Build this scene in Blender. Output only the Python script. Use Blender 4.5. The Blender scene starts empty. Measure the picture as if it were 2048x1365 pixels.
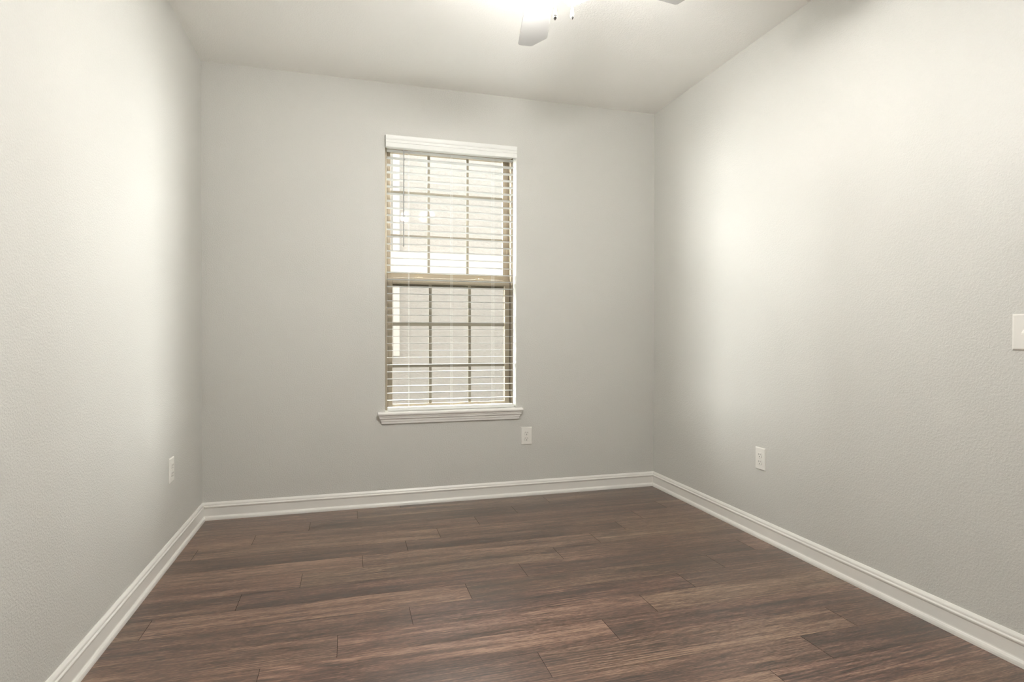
import bpy, bmesh, math, random
from mathutils import Matrix, Vector

S = bpy.context.scene
COL = S.collection
PI = math.pi

# ------------------------------------------------------------------ camera
W, H = 3.017, 2.743            # room width (x), ceiling height
YF = -4.40                     # front wall, behind the camera
CF, CYAW, CPIT, CROL = 1155.94, 0.275768, -0.0081943, 0.0007651
cam_d = bpy.data.cameras.new('camera'); cam = bpy.data.objects.new('camera', cam_d); COL.objects.link(cam)
cam_d.sensor_width = 36; cam_d.lens = CF / 2048 * 36; cam_d.clip_start = 0.02
s_, c_ = math.sin(CYAW), math.cos(CYAW)
d0, r0, u0 = Vector((s_, c_, 0)), Vector((c_, -s_, 0)), Vector((0, 0, 1))
fw = d0 * math.cos(CPIT) + u0 * math.sin(CPIT); up1 = u0 * math.cos(CPIT) - d0 * math.sin(CPIT)
rt = r0 * math.cos(CROL) + up1 * math.sin(CROL); up = up1 * math.cos(CROL) - r0 * math.sin(CROL)
M = Matrix((rt, up, -fw)).transposed().to_4x4(); M.translation = Vector((0.84385, -3.82756, 1.10364))
cam.matrix_world = M
S.camera = cam

# ------------------------------------------------------------------ view and light
S.view_settings.view_transform = 'Standard'; S.view_settings.look = 'None'
S.view_settings.gamma = 1.0; S.view_settings.use_curve_mapping = False
S.view_settings.exposure = 0.25
SKY_SUN, SKY_BACK = 52.0, 1.85  # hazy sky: bright towards the sun behind the house next door, dimmer on this side
BULB = (1100.0, 150.0, 500.0)                    # fan lamp bulbs
SHADE = (365.0, 150.0, 265.0)                    # frosted glass of the fan lamp
S.cycles.max_bounces = 14; S.cycles.diffuse_bounces = 8; S.cycles.transparent_max_bounces = 16
S.cycles.sample_clamp_indirect = 8.0
S.cycles.use_denoising = True

world = bpy.data.worlds.new('world'); S.world = world; world.use_nodes = True
wt = world.node_tree; bg = wt.nodes['Background']
bg.inputs['Color'].default_value = (1.0, 0.978, 0.975, 1)
wc = wt.nodes.new('ShaderNodeTexCoord'); wx = wt.nodes.new('ShaderNodeSeparateXYZ'); wm = wt.nodes.new('ShaderNodeMapRange')
wm.interpolation_type = 'SMOOTHSTEP'
for k_, v_ in (('From Min', -.05), ('From Max', .30), ('To Min', SKY_BACK), ('To Max', SKY_SUN)): wm.inputs[k_].default_value = v_
wt.links.new(wc.outputs['Generated'], wx.inputs[0]); wt.links.new(wx.outputs['Y'], wm.inputs['Value']); wt.links.new(wm.outputs[0], bg.inputs['Strength'])

WX0, WX1, WZ0, WZ1 = 1.073, 1.957, 0.606, 2.405      # window opening in the back wall
WT = 0.19                                            # back wall thickness
pd = bpy.data.lights.new('window_portal', 'AREA'); pd.shape = 'RECTANGLE'; pd.size = WX1 - WX0; pd.size_y = WZ1 - WZ0
pd.cycles.is_portal = True
po = bpy.data.objects.new('window_portal', pd); COL.objects.link(po)
po.location = ((WX0 + WX1) / 2, WT + 0.01, (WZ0 + WZ1) / 2); po.rotation_euler = (-PI / 2, 0, 0)

# ------------------------------------------------------------------ materials
def mat(name, color=(.8, .8, .8), rough=.5, metal=0.0, spec=.5, emit=None, es=0.0):
    m = bpy.data.materials.new(name); m.use_nodes = True
    b = m.node_tree.nodes['Principled BSDF']
    b.inputs['Base Color'].default_value = (*color, 1); b.inputs['Roughness'].default_value = rough
    b.inputs['Metallic'].default_value = metal; b.inputs['Specular IOR Level'].default_value = spec
    if emit:
        b.inputs['Emission Color'].default_value = (*emit, 1); b.inputs['Emission Strength'].default_value = es
    return m

class NT:
    def __init__(s, m): s.t = m.node_tree; s.b = s.t.nodes['Principled BSDF']
    def n(s, typ, **kw):
        x = s.t.nodes.new(typ)
        for k, v in kw.items():
            if k in x.inputs: x.inputs[k].default_value = v
            else: setattr(x, k, v)
        return x
    def l(s, a, b): s.t.links.new(a, b)

def bumped(m, scale, dist, strength=1.0, detail=2.0, rough=.5, lo=.4, hi=.62):
    t = NT(m)
    tc = t.n('ShaderNodeTexCoord'); no = t.n('ShaderNodeTexNoise', Scale=scale, Detail=detail, Roughness=rough)
    t.l(tc.outputs['Object'], no.inputs['Vector'])
    mr = t.n('ShaderNodeMapRange', interpolation_type='SMOOTHSTEP'); mr.inputs['From Min'].default_value = lo; mr.inputs['From Max'].default_value = hi
    t.l(no.outputs['Fac'], mr.inputs['Value'])
    bu = t.n('ShaderNodeBump', Strength=strength, Distance=dist)
    t.l(mr.outputs['Result'], bu.inputs['Height']); t.l(bu.outputs['Normal'], t.b.inputs['Normal'])
    return m

WALLC = (.606, .600, .567)
m_wall = bumped(mat('wall_paint_orange_peel', WALLC, .48, spec=.45), 150, .00043)
m_ceil = bumped(mat('ceiling_paint_orange_peel', (.90, .891, .858), .6, spec=.3), 150, .00035)
m_trim = mat('white_semigloss_paint', (.80, .785, .745), .32)
m_sill = mat('white_sill_paint', (.83, .815, .785), .35)
m_blind = mat('white_faux_wood', (.84, .845, .82), .4)
m_vinyl = mat('tan_vinyl_frame', (.27, .222, .160), .45)
m_grid = mat('tan_grid_bar', (.185, .160, .118), .5)
m_vinyl_dark = mat('bronze_screen_frame', (.085, .07, .05), .5)
m_plate = mat('white_plastic', (.80, .785, .74), .3)
m_slot = mat('dark_slot', (.012, .011, .010), .6)
m_screw = mat('painted_screw', (.70, .69, .65), .35)
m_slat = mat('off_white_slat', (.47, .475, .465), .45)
m_cord = mat('white_cord', (.62, .62, .60), .7)
m_wand = mat('clear_grey_wand', (.33, .335, .335), .3)
m_fan = mat('white_fan_enamel', (.40, .394, .38), .38)
m_nickel = mat('grey_fob_tip', (.17, .165, .155), .5)
m_chain = mat('white_bead_chain', (.8, .79, .76), .4)
m_bulbs = [mat('lit_bulb', (.9, .9, .9), .5, emit=(1, .98, .94), es=b_) for b_ in BULB]
m_shades = [mat('lit_frosted_glass', (.9, .9, .88), .4, emit=(1, .98, .945), es=b_) for b_ in SHADE]
m_lock = mat('tan_sash_lock', (.45, .37, .25), .4)

# window glass: thin clear pane
m_glass = bpy.data.materials.new('clear_glass'); m_glass.use_nodes = True
nt = m_glass.node_tree; nt.nodes.clear()
out = nt.nodes.new('ShaderNodeOutputMaterial'); tr = nt.nodes.new('ShaderNodeBsdfTransparent'); gl = nt.nodes.new('ShaderNodeBsdfGlossy')
mx = nt.nodes.new('ShaderNodeMixShader'); lw = nt.nodes.new('ShaderNodeLayerWeight'); pw = nt.nodes.new('ShaderNodeMath'); pw.operation = 'POWER'; pw.inputs[1].default_value = 5
fr = nt.nodes.new('ShaderNodeMath'); fr.operation = 'MULTIPLY_ADD'; fr.inputs[1].default_value = .5; fr.inputs[2].default_value = .005
nt.links.new(lw.outputs['Facing'], pw.inputs[0]); nt.links.new(pw.outputs[0], fr.inputs[0])
tr.inputs['Color'].default_value = (.93, .95, .93, 1); gl.inputs['Roughness'].default_value = .02
nt.links.new(fr.outputs[0], mx.inputs[0]); nt.links.new(tr.outputs[0], mx.inputs[1]); nt.links.new(gl.outputs[0], mx.inputs[2]); nt.links.new(mx.outputs[0], out.inputs[0])
# insect screen: fine grey mesh, mostly see-through
m_screen = bpy.data.materials.new('grey_insect_mesh'); m_screen.use_nodes = True
nt = m_screen.node_tree; nt.nodes.clear()
out = nt.nodes.new('ShaderNodeOutputMaterial'); tr = nt.nodes.new('ShaderNodeBsdfTransparent'); df = nt.nodes.new('ShaderNodeBsdfDiffuse')
mx = nt.nodes.new('ShaderNodeMixShader'); mx.inputs[0].default_value = .12
df.inputs['Color'].default_value = (.18, .18, .17, 1)
nt.links.new(tr.outputs[0], mx.inputs[1]); nt.links.new(df.outputs[0], mx.inputs[2]); nt.links.new(mx.outputs[0], out.inputs[0])

# stucco of the house next door
m_stucco = mat('cream_stucco', (.56, .545, .49), .9)
t = NT(m_stucco)
tc = t.n('ShaderNodeTexCoord'); mp = t.n('ShaderNodeMapping'); mp.inputs['Scale'].default_value = (1, 1, 1.9)
no = t.n('ShaderNodeTexNoise', Scale=26.0, Detail=4.0, Roughness=.65, Distortion=.6)
t.l(tc.outputs['Object'], mp.inputs['Vector']); t.l(mp.outputs[0], no.inputs['Vector'])
cr = t.n('ShaderNodeValToRGB'); cr.color_ramp.elements[0].position = .35; cr.color_ramp.elements[1].position = .62
cr.color_ramp.elements[0].color = (.46, .452, .43, 1); cr.color_ramp.elements[1].color = (.53, .522, .50, 1)
t.l(no.outputs['Fac'], cr.inputs[0]); t.l(cr.outputs[0], t.b.inputs['Base Color'])
bu = t.n('ShaderNodeBump', Strength=1.0, Distance=.005); t.l(no.outputs['Fac'], bu.inputs['Height']); t.l(bu.outputs[0], t.b.inputs['Normal'])
m_ext = mat('white_exterior_paint', (.80, .79, .76), .6)
m_ground = bumped(mat('short_grass', (.045, .05, .03), .95), 60, .02)
m_brick = bumped(mat('dark_brick', (.13, .075, .055), .9), 40, .004)

# vinyl plank floor
m_floor = mat('brown_vinyl_plank', (.13, .085, .065), .4, spec=.45)
t = NT(m_floor)
tc = t.n('ShaderNodeTexCoord'); at = t.n('ShaderNodeAttribute', attribute_name='plank')
sc = t.n('ShaderNodeVectorMath', operation='SCALE'); sc.inputs['Scale'].default_value = 37.0
t.l(at.outputs['Vector'], sc.inputs[0])
ad = t.n('ShaderNodeVectorMath', operation='ADD'); t.l(tc.outputs['Object'], ad.inputs[0]); t.l(sc.outputs[0], ad.inputs[1])
sp = t.n('ShaderNodeSeparateXYZ'); t.l(at.outputs['Vector'], sp.inputs[0])
def noise(scl, detail, rough, dist=0.0):
    m_ = t.n('ShaderNodeMapping'); m_.inputs['Scale'].default_value = scl; t.l(ad.outputs[0], m_.inputs['Vector'])
    n_ = t.n('ShaderNodeTexNoise', Scale=1.0, Detail=detail, Roughness=rough, Distortion=dist); t.l(m_.outputs[0], n_.inputs['Vector'])
    return n_.outputs['Fac']
def mth(op, a, b):
    x = t.n('ShaderNodeMath', operation=op)
    for i, v in enumerate((a, b)):
        if isinstance(v, (int, float)): x.inputs[i].default_value = v
        else: t.l(v, x.inputs[i])
    return x.outputs[0]
broad = noise((1.0, 15, 1), 4, .55, .6)         # wide tonal streaks along each board
streak = noise((2.6, 75, 1), 4, .6, .4)         # narrow streaks
pores = noise((16, 260, 1), 2, .6)              # fine pores
flecks = noise((60, 620, 1), 1, .5)             # pale flecks
mw = t.n('ShaderNodeMapping'); mw.inputs['Scale'].default_value = (.55, 7.5, 1); t.l(ad.outputs[0], mw.inputs['Vector'])
wv = t.n('ShaderNodeTexWave', wave_type='RINGS', rings_direction='Z', Scale=3.4, Distortion=6.0, Detail=3.0)
wv.inputs['Detail Scale'].default_value = .9; t.l(mw.outputs[0], wv.inputs['Vector'])
cath_mask = noise((.9, 6, 1), 2, .5)
cm = t.n('ShaderNodeMapRange'); cm.inputs['From Min'].default_value = .54; cm.inputs['From Max'].default_value = .66; t.l(cath_mask, cm.inputs['Value'])
def cen(x, k): return mth('MULTIPLY', mth('SUBTRACT', x, .5), k)
v = mth('ADD', .5, cen(broad, 1.2))
v = mth('ADD', v, cen(streak, 1.05))
v = mth('ADD', v, cen(pores, 1.25))
v = mth('ADD', v, cen(flecks, .9))
v = mth('ADD', v, mth('MULTIPLY', cen(wv.outputs['Fac'], .32), cm.outputs[0]))
v = mth('ADD', v, cen(sp.outputs[0], .32))
cr = t.n('ShaderNodeValToRGB'); e = cr.color_ramp.elements
e[0].position = .05; e[0].color = (.030, .017, .012, 1); e[1].position = .98; e[1].color = (.38, .285, .228, 1)
x = e.new(.36); x.color = (.088, .051, .038, 1)
x = e.new(.58); x.color = (.165, .101, .077, 1)
t.l(v, cr.inputs[0])
hs = t.n('ShaderNodeMix', data_type='RGBA', blend_type='MULTIPLY'); hs.inputs[0].default_value = 1.0
cr2 = t.n('ShaderNodeValToRGB'); e = cr2.color_ramp.elements
e[0].color = (.83, .665, .57, 1); e[1].color = (.76, .675, .55, 1); t.l(sp.outputs[1], cr2.inputs[0])
t.l(cr.outputs[0], hs.inputs[6]); t.l(cr2.outputs[0], hs.inputs[7]); t.l(hs.outputs[2], t.b.inputs['Base Color'])
rr = t.n('ShaderNodeMapRange'); rr.inputs['To Min'].default_value = .34; rr.inputs['To Max'].default_value = .50
t.l(streak, rr.inputs['Value']); t.l(rr.outputs[0], t.b.inputs['Roughness']); t.b.inputs['Coat Weight'].default_value = .75; t.b.inputs['Coat Roughness'].default_value = .33
bu = t.n('ShaderNodeBump', Strength=.35, Distance=.0006); t.l(v, bu.inputs['Height']); t.l(bu.outputs[0], t.b.inputs['Normal'])
m_under = mat('floor_gap_underlayer', (.02, .014, .011), .8)  # dark underlayer that shows through the gaps between planks

# ------------------------------------------------------------------ mesh helpers
def obj(name, bm, material, parent=None, smooth=False, bevel=0.0, segs=2):
    me = bpy.data.meshes.new(name)
    if smooth:
        for f in bm.faces: f.smooth = True
    bmesh.ops.recalc_face_normals(bm, faces=bm.faces)
    bm.to_mesh(me); bm.free()
    for m_ in (material if isinstance(material, (list, tuple)) else [material]): me.materials.append(m_)
    o = bpy.data.objects.new(name, me); COL.objects.link(o)
    if parent: o.parent = parent
    if bevel:
        md = o.modifiers.new('bevel', 'BEVEL'); md.width = bevel; md.segments = segs; md.limit_method = 'ANGLE'
    return o

def box(bm, x0, x1, y0, y1, z0, z1):
    v = [bm.verts.new((x, y, z)) for x in (x0, x1) for y in (y0, y1) for z in (z0, z1)]
    for q in ((0, 1, 3, 2), (4, 6, 7, 5), (0, 4, 5, 1), (2, 3, 7, 6), (0, 2, 6, 4), (1, 5, 7, 3)):
        bm.faces.new([v[i] for i in q])
    return bm

def bx(*a): return box(bmesh.new(), *a)

def sweep(bm, rings, cap=True):
    """join rings (lists of co-ordinates, same length) into a closed tube"""
    vs = [[bm.verts.new(p) for p in r] for r in rings]
    n = len(vs[0])
    for a, b in zip(vs[:-1], vs[1:]):
        for i in range(n): bm.faces.new((a[i], a[(i + 1) % n], b[(i + 1) % n], b[i]))
    if cap: bm.faces.new(vs[0]); bm.faces.new(list(reversed(vs[-1])))
    return bm

def lathe(bm, prof, seg=24, mtx=None, cap0=True, cap1=True):
    """prof: (radius, z) pairs"""
    rings = [[(r * math.cos(2 * PI * i / seg), r * math.sin(2 * PI * i / seg), z) for i in range(seg)] for r, z in prof]
    if mtx is not None: rings = [[tuple(mtx @ Vector(p)) for p in r] for r in rings]
    vs = [[bm.verts.new(p) for p in r] for r in rings]
    for a, b in zip(vs[:-1], vs[1:]):
        for i in range(seg): bm.faces.new((a[i], a[(i + 1) % seg], b[(i + 1) % seg], b[i]))
    if cap0: bm.faces.new(vs[0])
    if cap1: bm.faces.new(list(reversed(vs[-1])))
    return bm

def rod(bm, a, b, r, seg=8):
    a, b = Vector(a), Vector(b); q = (b - a).to_track_quat('Z', 'Y').to_matrix().to_4x4(); q.translation = a
    return lathe(bm, [(r, 0), (r, (b - a).length)], seg, q)

def struct(o, label=None):
    o['kind'] = 'structure'
    if label: o['label'] = label
    return o

def empty(name, loc, label=None, cat=None, group=None):
    o = bpy.data.objects.new(name, None); o.empty_display_size = .05; COL.objects.link(o); o.location = loc
    if label: o['label'] = label
    if cat: o['category'] = cat
    if group: o['group'] = group
    return o

def copy_tree(o, parent=None):
    c = o.copy(); COL.objects.link(c)
    if parent: c.parent = parent
    for ch in list(o.children): copy_tree(ch, c)
    return c

# ------------------------------------------------------------------ room shell
TK = .12
struct(obj('wall_left', bx(-TK, 0, YF - TK, WT, -.12, H), m_wall), 'pale greige textured wall on the left side of the room')
struct(obj('wall_right', bx(W, W + TK, YF - TK, WT, -.12, H), m_wall), 'pale greige textured wall on the right side of the room')
struct(obj('wall_front', bx(0, W, YF - TK, YF, -.12, H), m_wall), 'plain greige wall behind the viewer')
bm = bmesh.new()
xs, zs = (0, WX0, WX1, W), (-.12, WZ0, WZ1, H)
grid = {(i, j, k): bm.verts.new((xs[i], (0, WT)[j], zs[k])) for i in range(4) for j in range(2) for k in range(4)}
for i in range(3):
    for k in range(3):
        if (i, k) == (1, 1): continue
        for j in range(2): bm.faces.new([grid[p] for p in ((i, j, k), (i + 1, j, k), (i + 1, j, k + 1), (i, j, k + 1))])
for i in (1, 2): bm.faces.new([grid[p] for p in ((i, 0, 1), (i, 1, 1), (i, 1, 2), (i, 0, 2))])
for k in (1, 2): bm.faces.new([grid[p] for p in ((1, 0, k), (2, 0, k), (2, 1, k), (1, 1, k))])
for i in (0, 3):
    for k in range(3): bm.faces.new([grid[p] for p in ((i, 0, k), (i, 1, k), (i, 1, k + 1), (i, 0, k + 1))])
for k in (0, 3):
    for i in range(3): bm.faces.new([grid[p] for p in ((i, 0, k), (i + 1, 0, k), (i + 1, 1, k), (i, 1, k))])
for f in bm.faces:
    if all(v.co.y > WT - 1e-4 for v in f.verts): f.material_index = 1
struct(obj('wall_back', bm, [m_wall, m_brick]), 'greige textured back wall around the window')
struct(obj('ceiling', bx(-TK, W + TK, YF - TK, WT, H, H + .15), m_ceil), 'off white textured ceiling')

# floor: 48 inch planks running along x, one joint stagger per row
rnd = random.Random(7)
bm = bmesh.new()
lay = bm.loops.layers.float_color.new('plank')
PITCH, E0, LEN = .1547, -.064, 1.232
JX = {-1: 1.165, 0: .896, 1: .626, 2: .350, 3: 1.329, 4: 1.137, 5: .909, 6: .637, 7: .404, 8: 1.342, 9: 1.080, 10: .804, 11: .560, 12: 1.477, 13: 1.211, 14: .951}
r = -1
while True:
    yt, yb = E0 - PITCH * r, E0 - PITCH * (r + 1)
    if yt < YF: break
    j0 = JX.get(r, (.951 - .26 * (r - 14)) % LEN)
    while j0 > 0: j0 -= LEN
    x = j0
    while x < W:
        a, b = max(0, x + .0008), min(W, x + LEN - .0008)
        y0, y1 = max(YF, yb + .0003), min(0, yt - .0003)
        if b > a and y1 > y0:
            f = bm.faces.new([bm.verts.new(p) for p in ((a, y0, 0), (b, y0, 0), (b, y1, 0), (a, y1, 0))])
            c = (rnd.random(), rnd.random(), rnd.random(), 1)
            for lp in f.loops: lp[lay] = c
        x += LEN
    r += 1
n0 = len(bm.faces)
box(bm, 0, W, YF, 0, -.12, -.0012)
bm.faces.ensure_lookup_table()
for f in bm.faces[n0:]: f.material_index = 1
struct(obj('floor', bm, [m_floor, m_under]), 'brown wood look plank floor')

# baseboards with stepped cap and shoe, mitred in the corners
BP = [(0, 0), (.021, 0), (.021, .008), (.0195, .015), (.016, .021), (.0125, .0235), (.0115, .027), (.0115, .070), (.0135, .0735), (.0150, .0775),
      (.0150, .0815), (.0125, .0845), (.0110, .0865), (.0110, .0905), (.0100, .0945), (.0075, .0985), (.0045, .1025), (.0030, .1040), (0, .1040)]
bm = sweep(bmesh.new(), [[(o_, YF + o_, z) for o_, z in BP], [(o_, -o_, z) for o_, z in BP]])
struct(obj('baseboard_left', bm, m_trim), 'white moulded baseboard along the left wall')
bm = sweep(bmesh.new(), [[(o_, -o_, z) for o_, z in BP], [(W - o_, -o_, z) for o_, z in BP]])
struct(obj('baseboard_back', bm, m_trim), 'white moulded baseboard along the back wall')
bm = sweep(bmesh.new(), [[(W - o_, -o_, z) for o_, z in BP], [(W - o_, YF + o_, z) for o_, z in BP]])
struct(obj('baseboard_right', bm, m_trim), 'white moulded baseboard along the right wall')
bm = sweep(bmesh.new(), [[(W - o_, YF + o_, z) for o_, z in BP], [(o_, YF + o_, z) for o_, z in BP]])
struct(obj('baseboard_front', bm, m_trim), 'white moulded baseboard behind the viewer')

# ------------------------------------------------------------------ window
win = empty('window_1', ((WX0 + WX1) / 2, 0, WZ0)); struct(win, 'tan framed single hung window with grids in the back wall')
win_off = Matrix.Translation(-win.location)
def wobj(name, bm, m_, parent=None, **kw):
    """mesh given in room co-ordinates, hung under the window"""
    bm.transform(win_off); return obj(name, bm, m_, parent or win, **kw)
def wframe(bm, x0, x1, z0, z1, l, r_, b, tt, y0, y1):
    box(bm, x0, x0 + l, y0, y1, z0, z1); box(bm, x1 - r_, x1, y0, y1, z0, z1)
    box(bm, x0 + l, x1 - r_, y0, y1, z0, z0 + b); box(bm, x0 + l, x1 - r_, y0, y1, z1 - tt, z1)
    return bm
# outer frame with jamb tracks
bm = wframe(bmesh.new(), WX0, WX1, WZ0, WZ1, .017, .015, .012, .036, .086, .188)
box(bm, WX0 + .017, WX0 + .0205, .130, .188, WZ0 + .012, WZ1 - .036); box(bm, WX1 - .0205, WX1 - .015, .132, .188, WZ0 + .012, WZ1 - .036)
wobj('window_frame', bm, m_vinyl, bevel=.0012)
GX0, GX1 = 1.118, 1.898
# upper sash: fixed, set further out
us = wobj('upper_sash', wframe(bmesh.new(), WX0 + .0215, WX1 - .0215, 1.492, 2.366, .0235, .0385, .039, .028, .136, .166), m_vinyl, bevel=.002)
bm = bmesh.new()
for y_ in (.142,):
    box(bm, 1.9055, 1.9085, .1335, .136, 1.531, 2.338); box(bm, 1.919, 1.922, .1335, .136, 1.531, 2.338)
wobj('sash_bead', bm, m_vinyl, us)
bm = bmesh.new()
for x_ in (1.374, 1.645): box(bm, x_ - .009, x_ + .009, .148, .156, 1.531, 2.338)
for z_ in (2.075, 1.781): box(bm, 1.118, 1.897, .1475, .1565, z_ - .0105, z_ + .0105)
wobj('grid', bm, m_grid, us)
wobj('pane', bx(1.1185, 1.8965, .1510, .1530, 1.5315, 2.3375), m_glass, us)
# lower sash: slides, set further in
ls = wobj('lower_sash', wframe(bmesh.new(), WX0 + .0205, WX1 - .0200, .619, 1.497, .033, .036, .030, .041, .097, .127), m_vinyl, bevel=.002)
bm = bmesh.new()
for x_ in (1.380, 1.652): box(bm, x_ - .0095, x_ + .0095, .108, .116, .649, 1.456)
for z_ in (1.184, .904): box(bm, 1.1265, 1.901, .1075, .1165, z_ - .0105, z_ + .0105)
wobj('grid', bm, m_grid, ls)
wobj('pane', bx(1.127, 1.9005, .111, .113, .6495, 1.4555), m_glass, ls)
for x_ in (1.30, 1.72):
    bm = bx(x_ - .030, x_ + .030, .1005, .1255, 1.4972, 1.501)
    lathe(bm, [(.009, 0), (.009, .003), (.006, .004)], 16, Matrix.Translation((x_, .113, 1.501)))
    box(bm, x_ - .004, x_ + .026, .1045, .1125, 1.501, 1.5045)
    wobj('sash_lock', bm, m_lock, ls, bevel=.0008)
# insect screen outside the lower sash
sc_ = wobj('insect_screen', wframe(bmesh.new(), 1.0935, 1.936, .620, 1.472, .018, .026, .02, .026, .168, .180), m_vinyl_dark, bevel=.001)
wobj('screen_mesh', bx(1.1115, 1.910, .1735, .1738, .640, 1.446), m_screen, sc_)

# sill: moulded stool with a stepped apron below, ends mitred back to the wall
SZ = .611
ST = [(0, SZ), (0, SZ - .021), (-.030, SZ - .021), (-.0345, SZ - .0185), (-.037, SZ - .012), (-.036, SZ - .005), (-.032, SZ - .001), (-.028, SZ)]
bm = sweep(bmesh.new(), [[(1.026, y, z) for y, z in ST], [(1.998, y, z) for y, z in ST]])
box(bm, WX0 + .001, WX1 - .001, 0, .0855, SZ - .004, SZ)
wobj('window_sill', bm, m_sill)
AP = [(0, SZ - .021), (-.027, SZ - .0212), (-.027, SZ - .030), (-.0235, SZ - .0325), (-.0235, SZ - .041), (-.017, SZ - .047), (-.0155, SZ - .054),
      (-.0155, SZ - .059), (-.012, SZ - .061), (-.0105, SZ - .074), (-.008, SZ - .078), (0, SZ - .078)]
bm = sweep(bmesh.new(), [[(1.059 + y * 1.0, y, z) for y, z in AP], [(1.965 - y * 1.0, y, z) for y, z in AP]])
wobj('sill_apron', bm, m_sill)

# ------------------------------------------------------------------ blind
bl = empty('window_blind', ((WX0 + WX1) / 2, .045, SZ), 'white horizontal slat blind lowered and open inside the window on the back wall', 'blind')
bl_off = Matrix.Translation(-bl.location)
def bobj(name, bm, m_, parent=None, **kw):
    bm.transform(bl_off); return obj(name, bm, m_, parent or bl, **kw)
VP = [(-.004, 2.324), (-.024, 2.323), (-.0265, 2.326), (-.0265, 2.3475), (-.0225, 2.350), (-.0225, 2.3525), (-.027, 2.355), (-.028, 2.366), (-.0235, 2.3685),
      (-.0235, 2.371), (-.0285, 2.3735), (-.0315, 2.381), (-.033, 2.390), (-.0335, 2.3965), (-.031, 2.399), (-.004, 2.399)]
bm = sweep(bmesh.new(), [[(1.0765, y, z) for y, z in VP], [(1.9535, y, z) for y, z in VP]])
for a, b in ((1.0765, 1.0845), (1.9455, 1.9535)): box(bm, a, b, -.004, .02, 2.330, 2.396)
bobj('valance', bm, m_blind)
bobj('headrail', bx(1.0865, 1.9435, .021, .078, 2.342, 2.386), m_blind, bevel=.003)
SX0, SX1, SP, SZ0 = 1.087, 1.945, .0468, 2.3198
lad_x = (1.228, 1.513, 1.801)
slat_src = None
for k in range(36):
    z = SZ0 - SP * k
    if slat_src is None:
        prof = []
        for i in range(9):                           # gently crowned slat section
            u_ = -1 + 2 * i / 8; prof.append((.045 + .025 * u_, .0014 - .0006 * u_ * u_))
        prof += [(y, zz - .0028) for y, zz in reversed(prof)]
        bm = sweep(bmesh.new(), [[(SX0, y, zz) for y, zz in prof], [(SX1, y, zz) for y, zz in prof]])
        bm.transform(Matrix.Translation((0, 0, SZ)))
        slat_src = bobj('slat', bm, m_slat); o = slat_src
    else:
        o = slat_src.copy(); COL.objects.link(o); o.parent = bl
    o.location = (0, 0, z - SZ)
RZ0, RZ1 = SZ + .0015, SZ + .0245
br = bobj('bottom_rail', bx(1.090, 1.9455, .0195, .0705, RZ0, RZ1), m_blind, bevel=.004, segs=3)
for x_ in lad_x:
    bm = lathe(bmesh.new(), [(.006, 0), (.006, .0015), (.003, .0025)], 14, Matrix.Translation((x_, .045, RZ1)))
    bobj('cord_button', bm, m_plate, br)
for x_ in lad_x:
    bm = bmesh.new()
    rod(bm, (x_ - .004, .0185, 2.342), (x_ - .004, .0185, RZ1 - .006), .0006, 6); rod(bm, (x_ + .004, .0185, 2.342), (x_ + .004, .0185, RZ1 - .006), .0006, 6)
    rod(bm, (x_, .0715, 2.342), (x_, .0715, RZ1 - .006), .0006, 6)
    bobj('ladder_cord', bm, m_cord)
bm = rod(bmesh.new(), (1.1925, -.0015, 2.318), (1.1905, -.0015, 1.700), .0036, 6)
lathe(bm, [(.0036, 0), (.0048, .004), (.0048, .012), (.003, .016)], 10, Matrix.Translation((1.1905, -.0015, 1.688)))
wd = bobj('tilt_wand', bm, m_wand)
bm = rod(bmesh.new(), (1.1925, -.0015, 2.318), (1.1925, .012, 2.338), .0022, 8); rod(bm, (1.1925, .012, 2.338), (1.1925, .024, 2.346), .0022, 8)
bobj('wand_hook', bm, m_cord, wd)

# ------------------------------------------------------------------ wall plates (built facing -y at the origin, then turned)
def plate_bm(w=.0785, h=.1215, d=.0062):
    bm = bmesh.new(); i = .0045
    a = [(-w / 2, 0, -h / 2), (w / 2, 0, -h / 2), (w / 2, 0, h / 2), (-w / 2, 0, h / 2)]
    b = [(x, -d * .45, z) for x, _, z in a]
    c = [(x - math.copysign(i, x), -d, z - math.copysign(i, z)) for x, _, z in a]
    return sweep(bm, [a, b, c])
def outlet(label):
    t = empty('wall_outlet', (0, 0, 0), label, 'outlet', 'duplex wall outlets')
    obj('cover_plate', plate_bm(), m_plate, t)
    for zc in (.0195, -.0195):
        bm = bmesh.new()                              # face with flattened top and bottom
        pts = []
        for k in range(28):
            an = 2 * PI * k / 28; pts.append((.0172 * math.cos(an), max(-.0142, min(.0142, .0172 * math.sin(an)))))
        sweep(bm, [[(x, -.006, z + zc) for x, z in pts], [(x, -.0088, z + zc) for x, z in pts], [(x * .94, -.0094, z * .94 + zc) for x, z in pts]])
        f = obj('receptacle', bm, m_plate, t)
        for sx, hh in ((-.0064, .0046), (.0064, .0038)):
            obj('slot', bx(sx - .0012, sx + .0012, -.00955, -.0065, zc + .0046 - hh, zc + .0046 + hh), m_slot, f)
        rb = Matrix.Translation((0, -.0065, zc - .0078)) @ Matrix.Rotation(PI / 2, 4, 'X')
        obj('ground_hole', lathe(bmesh.new(), [(.0027, 0), (.0027, .0031)], 14, rb), m_slot, f)
    rb = Matrix.Translation((0, -.006, 0)) @ Matrix.Rotation(PI / 2, 4, 'X')
    obj('screw', lathe(bmesh.new(), [(.0033, 0), (.0033, .0008), (.0022, .0014)], 14, rb), m_screw, t)
    return t
out_b = outlet('white duplex outlet on the back wall, right of and below the window sill')
out_r = copy_tree(out_b); out_r['label'] = 'white duplex outlet low on the right wall above the baseboard'
out_l = copy_tree(out_b); out_l['label'] = 'white duplex outlet low on the left wall near the back corner'
out_b.location = (2.031, 0, .413)
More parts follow.
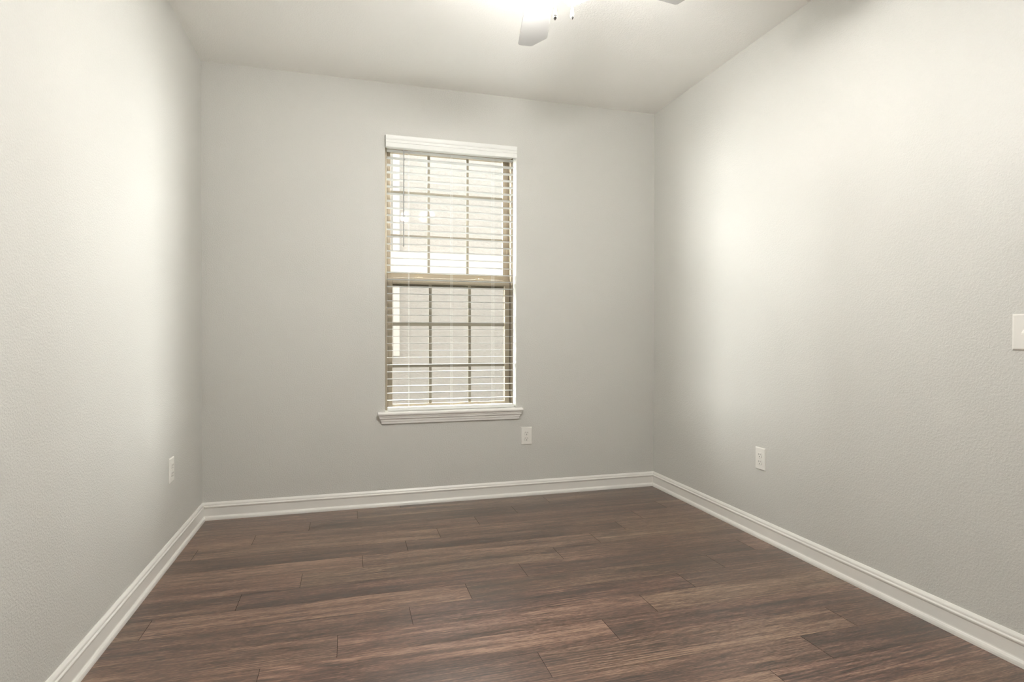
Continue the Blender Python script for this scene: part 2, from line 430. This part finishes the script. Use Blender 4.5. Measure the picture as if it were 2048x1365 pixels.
out_r.location = (W, -1.157, .434); out_r.rotation_euler = (0, 0, -PI / 2)
out_l.location = (0, -.632, .443); out_l.rotation_euler = (0, 0, PI / 2)

sw = empty('light_switch', (W, -2.4405, 1.119), 'white toggle light switch plate on the right wall at the edge of view', 'switch'); sw.rotation_euler = (0, 0, -PI / 2)
obj('cover_plate', plate_bm(), m_plate, sw)
tg = obj('toggle_slot', bx(-.0052, .0052, -.0066, -.0050, -.0122, .0122), m_plate, sw, bevel=.0006)
bm = sweep(bmesh.new(), [[(-.0044, -.0062, .0085), (.0044, -.0062, .0085), (.0044, -.0062, -.0085), (-.0044, -.0062, -.0085)],
                         [(-.0040, -.0110, .0045), (.0040, -.0110, .0045), (.0040, -.0115, -.0090), (-.0040, -.0115, -.0090)],
                         [(-.0036, -.0165, -.0030), (.0036, -.0165, -.0030), (.0036, -.0170, -.0098), (-.0036, -.0170, -.0098)]])
obj('toggle_lever', bm, m_plate, sw, bevel=.0008)
for zc in (.030, -.030):
    rb = Matrix.Translation((0, -.006, zc)) @ Matrix.Rotation(PI / 2, 4, 'X')
    obj('screw', lathe(bmesh.new(), [(.0033, 0), (.0033, .0006), (.0022, .0012)], 14, rb), m_screw, sw)

# ------------------------------------------------------------------ ceiling fan
FX, FY = 1.512, -1.915
fan = empty('ceiling_fan', (FX, FY, H), 'white ceiling fan with lit lamp, hanging at the top of the picture', 'ceiling fan')
def fobj(name, bm, m_, parent=None, **kw): return obj(name, bm, m_, parent or fan, **kw)
fobj('canopy', lathe(bmesh.new(), [(.068, -.001), (.068, -.012), (.055, -.045), (.030, -.062)], 32), m_fan, smooth=True)
fobj('downrod', lathe(bmesh.new(), [(.0125, -.058), (.0125, -.145)], 16), m_fan, smooth=True)
fobj('motor_housing', lathe(bmesh.new(), [(.030, -.130), (.085, -.142), (.112, -.165), (.118, -.205), (.112, -.250), (.092, -.278), (.070, -.290)], 40), m_fan, smooth=True)
BZ = -.318                                             # blade plane
az0 = math.atan2(.3195, .0715)
bl_parts = []
for k in range(5):
    if k == 0:
        # outline (u along the blade, w across), two-cornered tip with a shallow point
        out_ = [(.175, -.050), (.21, -.0555), (.46, -.0625), (.552, -.0655), (.565, -.0620), (.600, -.020), (.6120, -.006), (.6150, .004), (.6115, .014), (.596, .048), (.591, .058), (.582, .0635), (.46, .0615), (.21, .0545), (.175, .049)]
        bm = bmesh.new()
        sweep(bm, [[(u_, w_, -.003) for u_, w_ in out_], [(u_, w_, .003) for u_, w_ in out_]])
        b0 = fobj('blade', bm, m_fan, bevel=.0015)
        bm = bmesh.new()
        sweep(bm, [[(.07, -.012, .004), (.07, .012, .004), (.07, .012, .016), (.07, -.012, .016)], [(.150, -.016, .003), (.150, .016, .003), (.150, .016, .010), (.150, -.016, .010)],
                   [(.185, -.038, .003), (.185, .038, .003), (.185, .038, .008), (.185, -.038, .008)], [(.245, -.030, .003), (.245, .030, .003), (.245, .030, .007), (.245, -.030, .007)]])
        ir = fobj('blade_iron', bm, m_fan, b0)
        b = b0
    else:
        b = b0.copy(); COL.objects.link(b); b.parent = fan
        i2 = ir.copy(); COL.objects.link(i2); i2.parent = b
    # pitched about its own long axis, then swung round
    b.matrix_local = Matrix.Rotation(az0 + k * 2 * PI / 5, 4, 'Z') @ Matrix.Translation((0, 0, BZ)) @ Matrix.Rotation(math.radians(-9), 4, 'X')
fobj('light_fitter', lathe(bmesh.new(), [(.052, -.288), (.058, -.300), (.058, -.345), (.048, -.372), (.022, -.386)], 32), m_fan, smooth=True)
HEADS = [  # azimuth and radius of the pivot, its height, where the head points
    (188, .062, 2.400, (0.0, -1.95, .55)),       # to the left wall
    (-75, .085, 2.404, (W, -1.55, 1.45)),         # to the right wall
    (26, .124, 2.450, None)]                      # hangs down
for (az, pr_, pz, tgt), m_bulb, m_shade in zip(HEADS, m_bulbs, m_shades):
    piv = Vector((FX + pr_ * math.cos(math.radians(az)), FY + pr_ * math.sin(math.radians(az)), pz))
    d = (Vector(tgt) - piv).normalized() if tgt else Vector((.29, -.02, -.957)).normalized()
    hm = d.to_track_quat('Z', 'Y').to_matrix().to_4x4(); hm.translation = piv - fan.location
    bm = lathe(bmesh.new(), [(.006, -.012), (.012, -.006), (.013, .006), (.022, .012), (.023, .036), (.021, .038)], 20, hm)
    rod(bm, (.03 * math.cos(math.radians(az)), .03 * math.sin(math.radians(az)), min(pz, 2.40) - H), tuple(piv - fan.location), .0055, 10)
    arm = fobj('lamp_holder', bm, m_fan, smooth=True)
    pr = [(.022, .034), (.029, .042), (.038, .056), (.045, .076), (.049, .098), (.052, .115), (.0505, .115), (.0475, .098), (.0435, .077), (.0365, .058), (.0275, .0435), (.021, .036)]
    fobj('lamp_shade', lathe(bmesh.new(), pr, 32, hm, False, False), m_shade, arm, smooth=True)
    fobj('bulb', lathe(bmesh.new(), [(.010, .036), (.013, .042), (.021, .052), (.0245, .063), (.022, .074), (.013, .082), (.002, .085)], 20, hm), m_bulb, arm, smooth=True)
for cx, cy, zt in ((1.524, -1.960, 2.2305), (1.6015, -1.922, 2.2640)):
    ox, oy = cx - FX, cy - FY
    bm = bmesh.new(); rod(bm, (ox, oy, -.375), (ox, oy, zt - H), .0007, 6)
    n = int((H - .375 - zt) / .0032); z = -.375
    while z > zt - H:
        lathe(bm, [(.0003, -.0011), (.0012, -.0006), (.0012, .0006), (.0003, .0011)], 6, Matrix.Translation((ox, oy, z))); z -= .0032
    rod(bm, (ox * .42, oy * .42, -.377), (ox, oy, -.375), .0010, 6)
    ch = fobj('pull_chain', bm, m_chain)
    zz = zt - H
    fb = fobj('fob', lathe(bmesh.new(), [(.0016, .004), (.0028, .001), (.0042, -.008), (.0058, -.022), (.0066, -.031), (.0066, -.036)], 20, Matrix.Translation((ox, oy, zz))), m_fan, ch, smooth=True)
    fobj('fob_tip', lathe(bmesh.new(), [(.0066, -.0355), (.0064, -.0385), (.0054, -.0415), (.0036, -.0440), (.0018, -.0452), (.0016, -.0470), (.0006, -.0476)], 20, Matrix.Translation((ox, oy, zz))), m_nickel, ch, smooth=True)

# ------------------------------------------------------------------ outside
struct(obj('ground', bx(-14, 17, WT + .01, 22, -.50, -.35), m_ground), 'grassy side yard outside the window')
NY = 3.10
hs_ = empty('neighboring_house', (1.8, NY, -.35), 'cream stucco house wall seen through the window slats', 'house')
ho = Matrix.Translation(-hs_.location)
def hobj(name, bm, m_): bm.transform(ho); return obj(name, bm, m_, hs_)
HX0, HX1 = -1.9, 4.6
hobj('wall', bx(HX0, HX1, NY, NY + 6, -.35, 3.34), m_stucco)
hobj('trim_band', bx(HX0 - .02, HX1 + .02, NY - .03, NY, 1.84, 2.10), m_ext)
bm = bx(1.345, 1.416, NY - .10, NY - .03, .875, 3.33)
hobj('downspout', bm, m_ext)
hobj('eave', bx(HX0 - .4, HX1 + .4, NY - .05, NY + 6.4, 3.34, 3.42), m_ext)
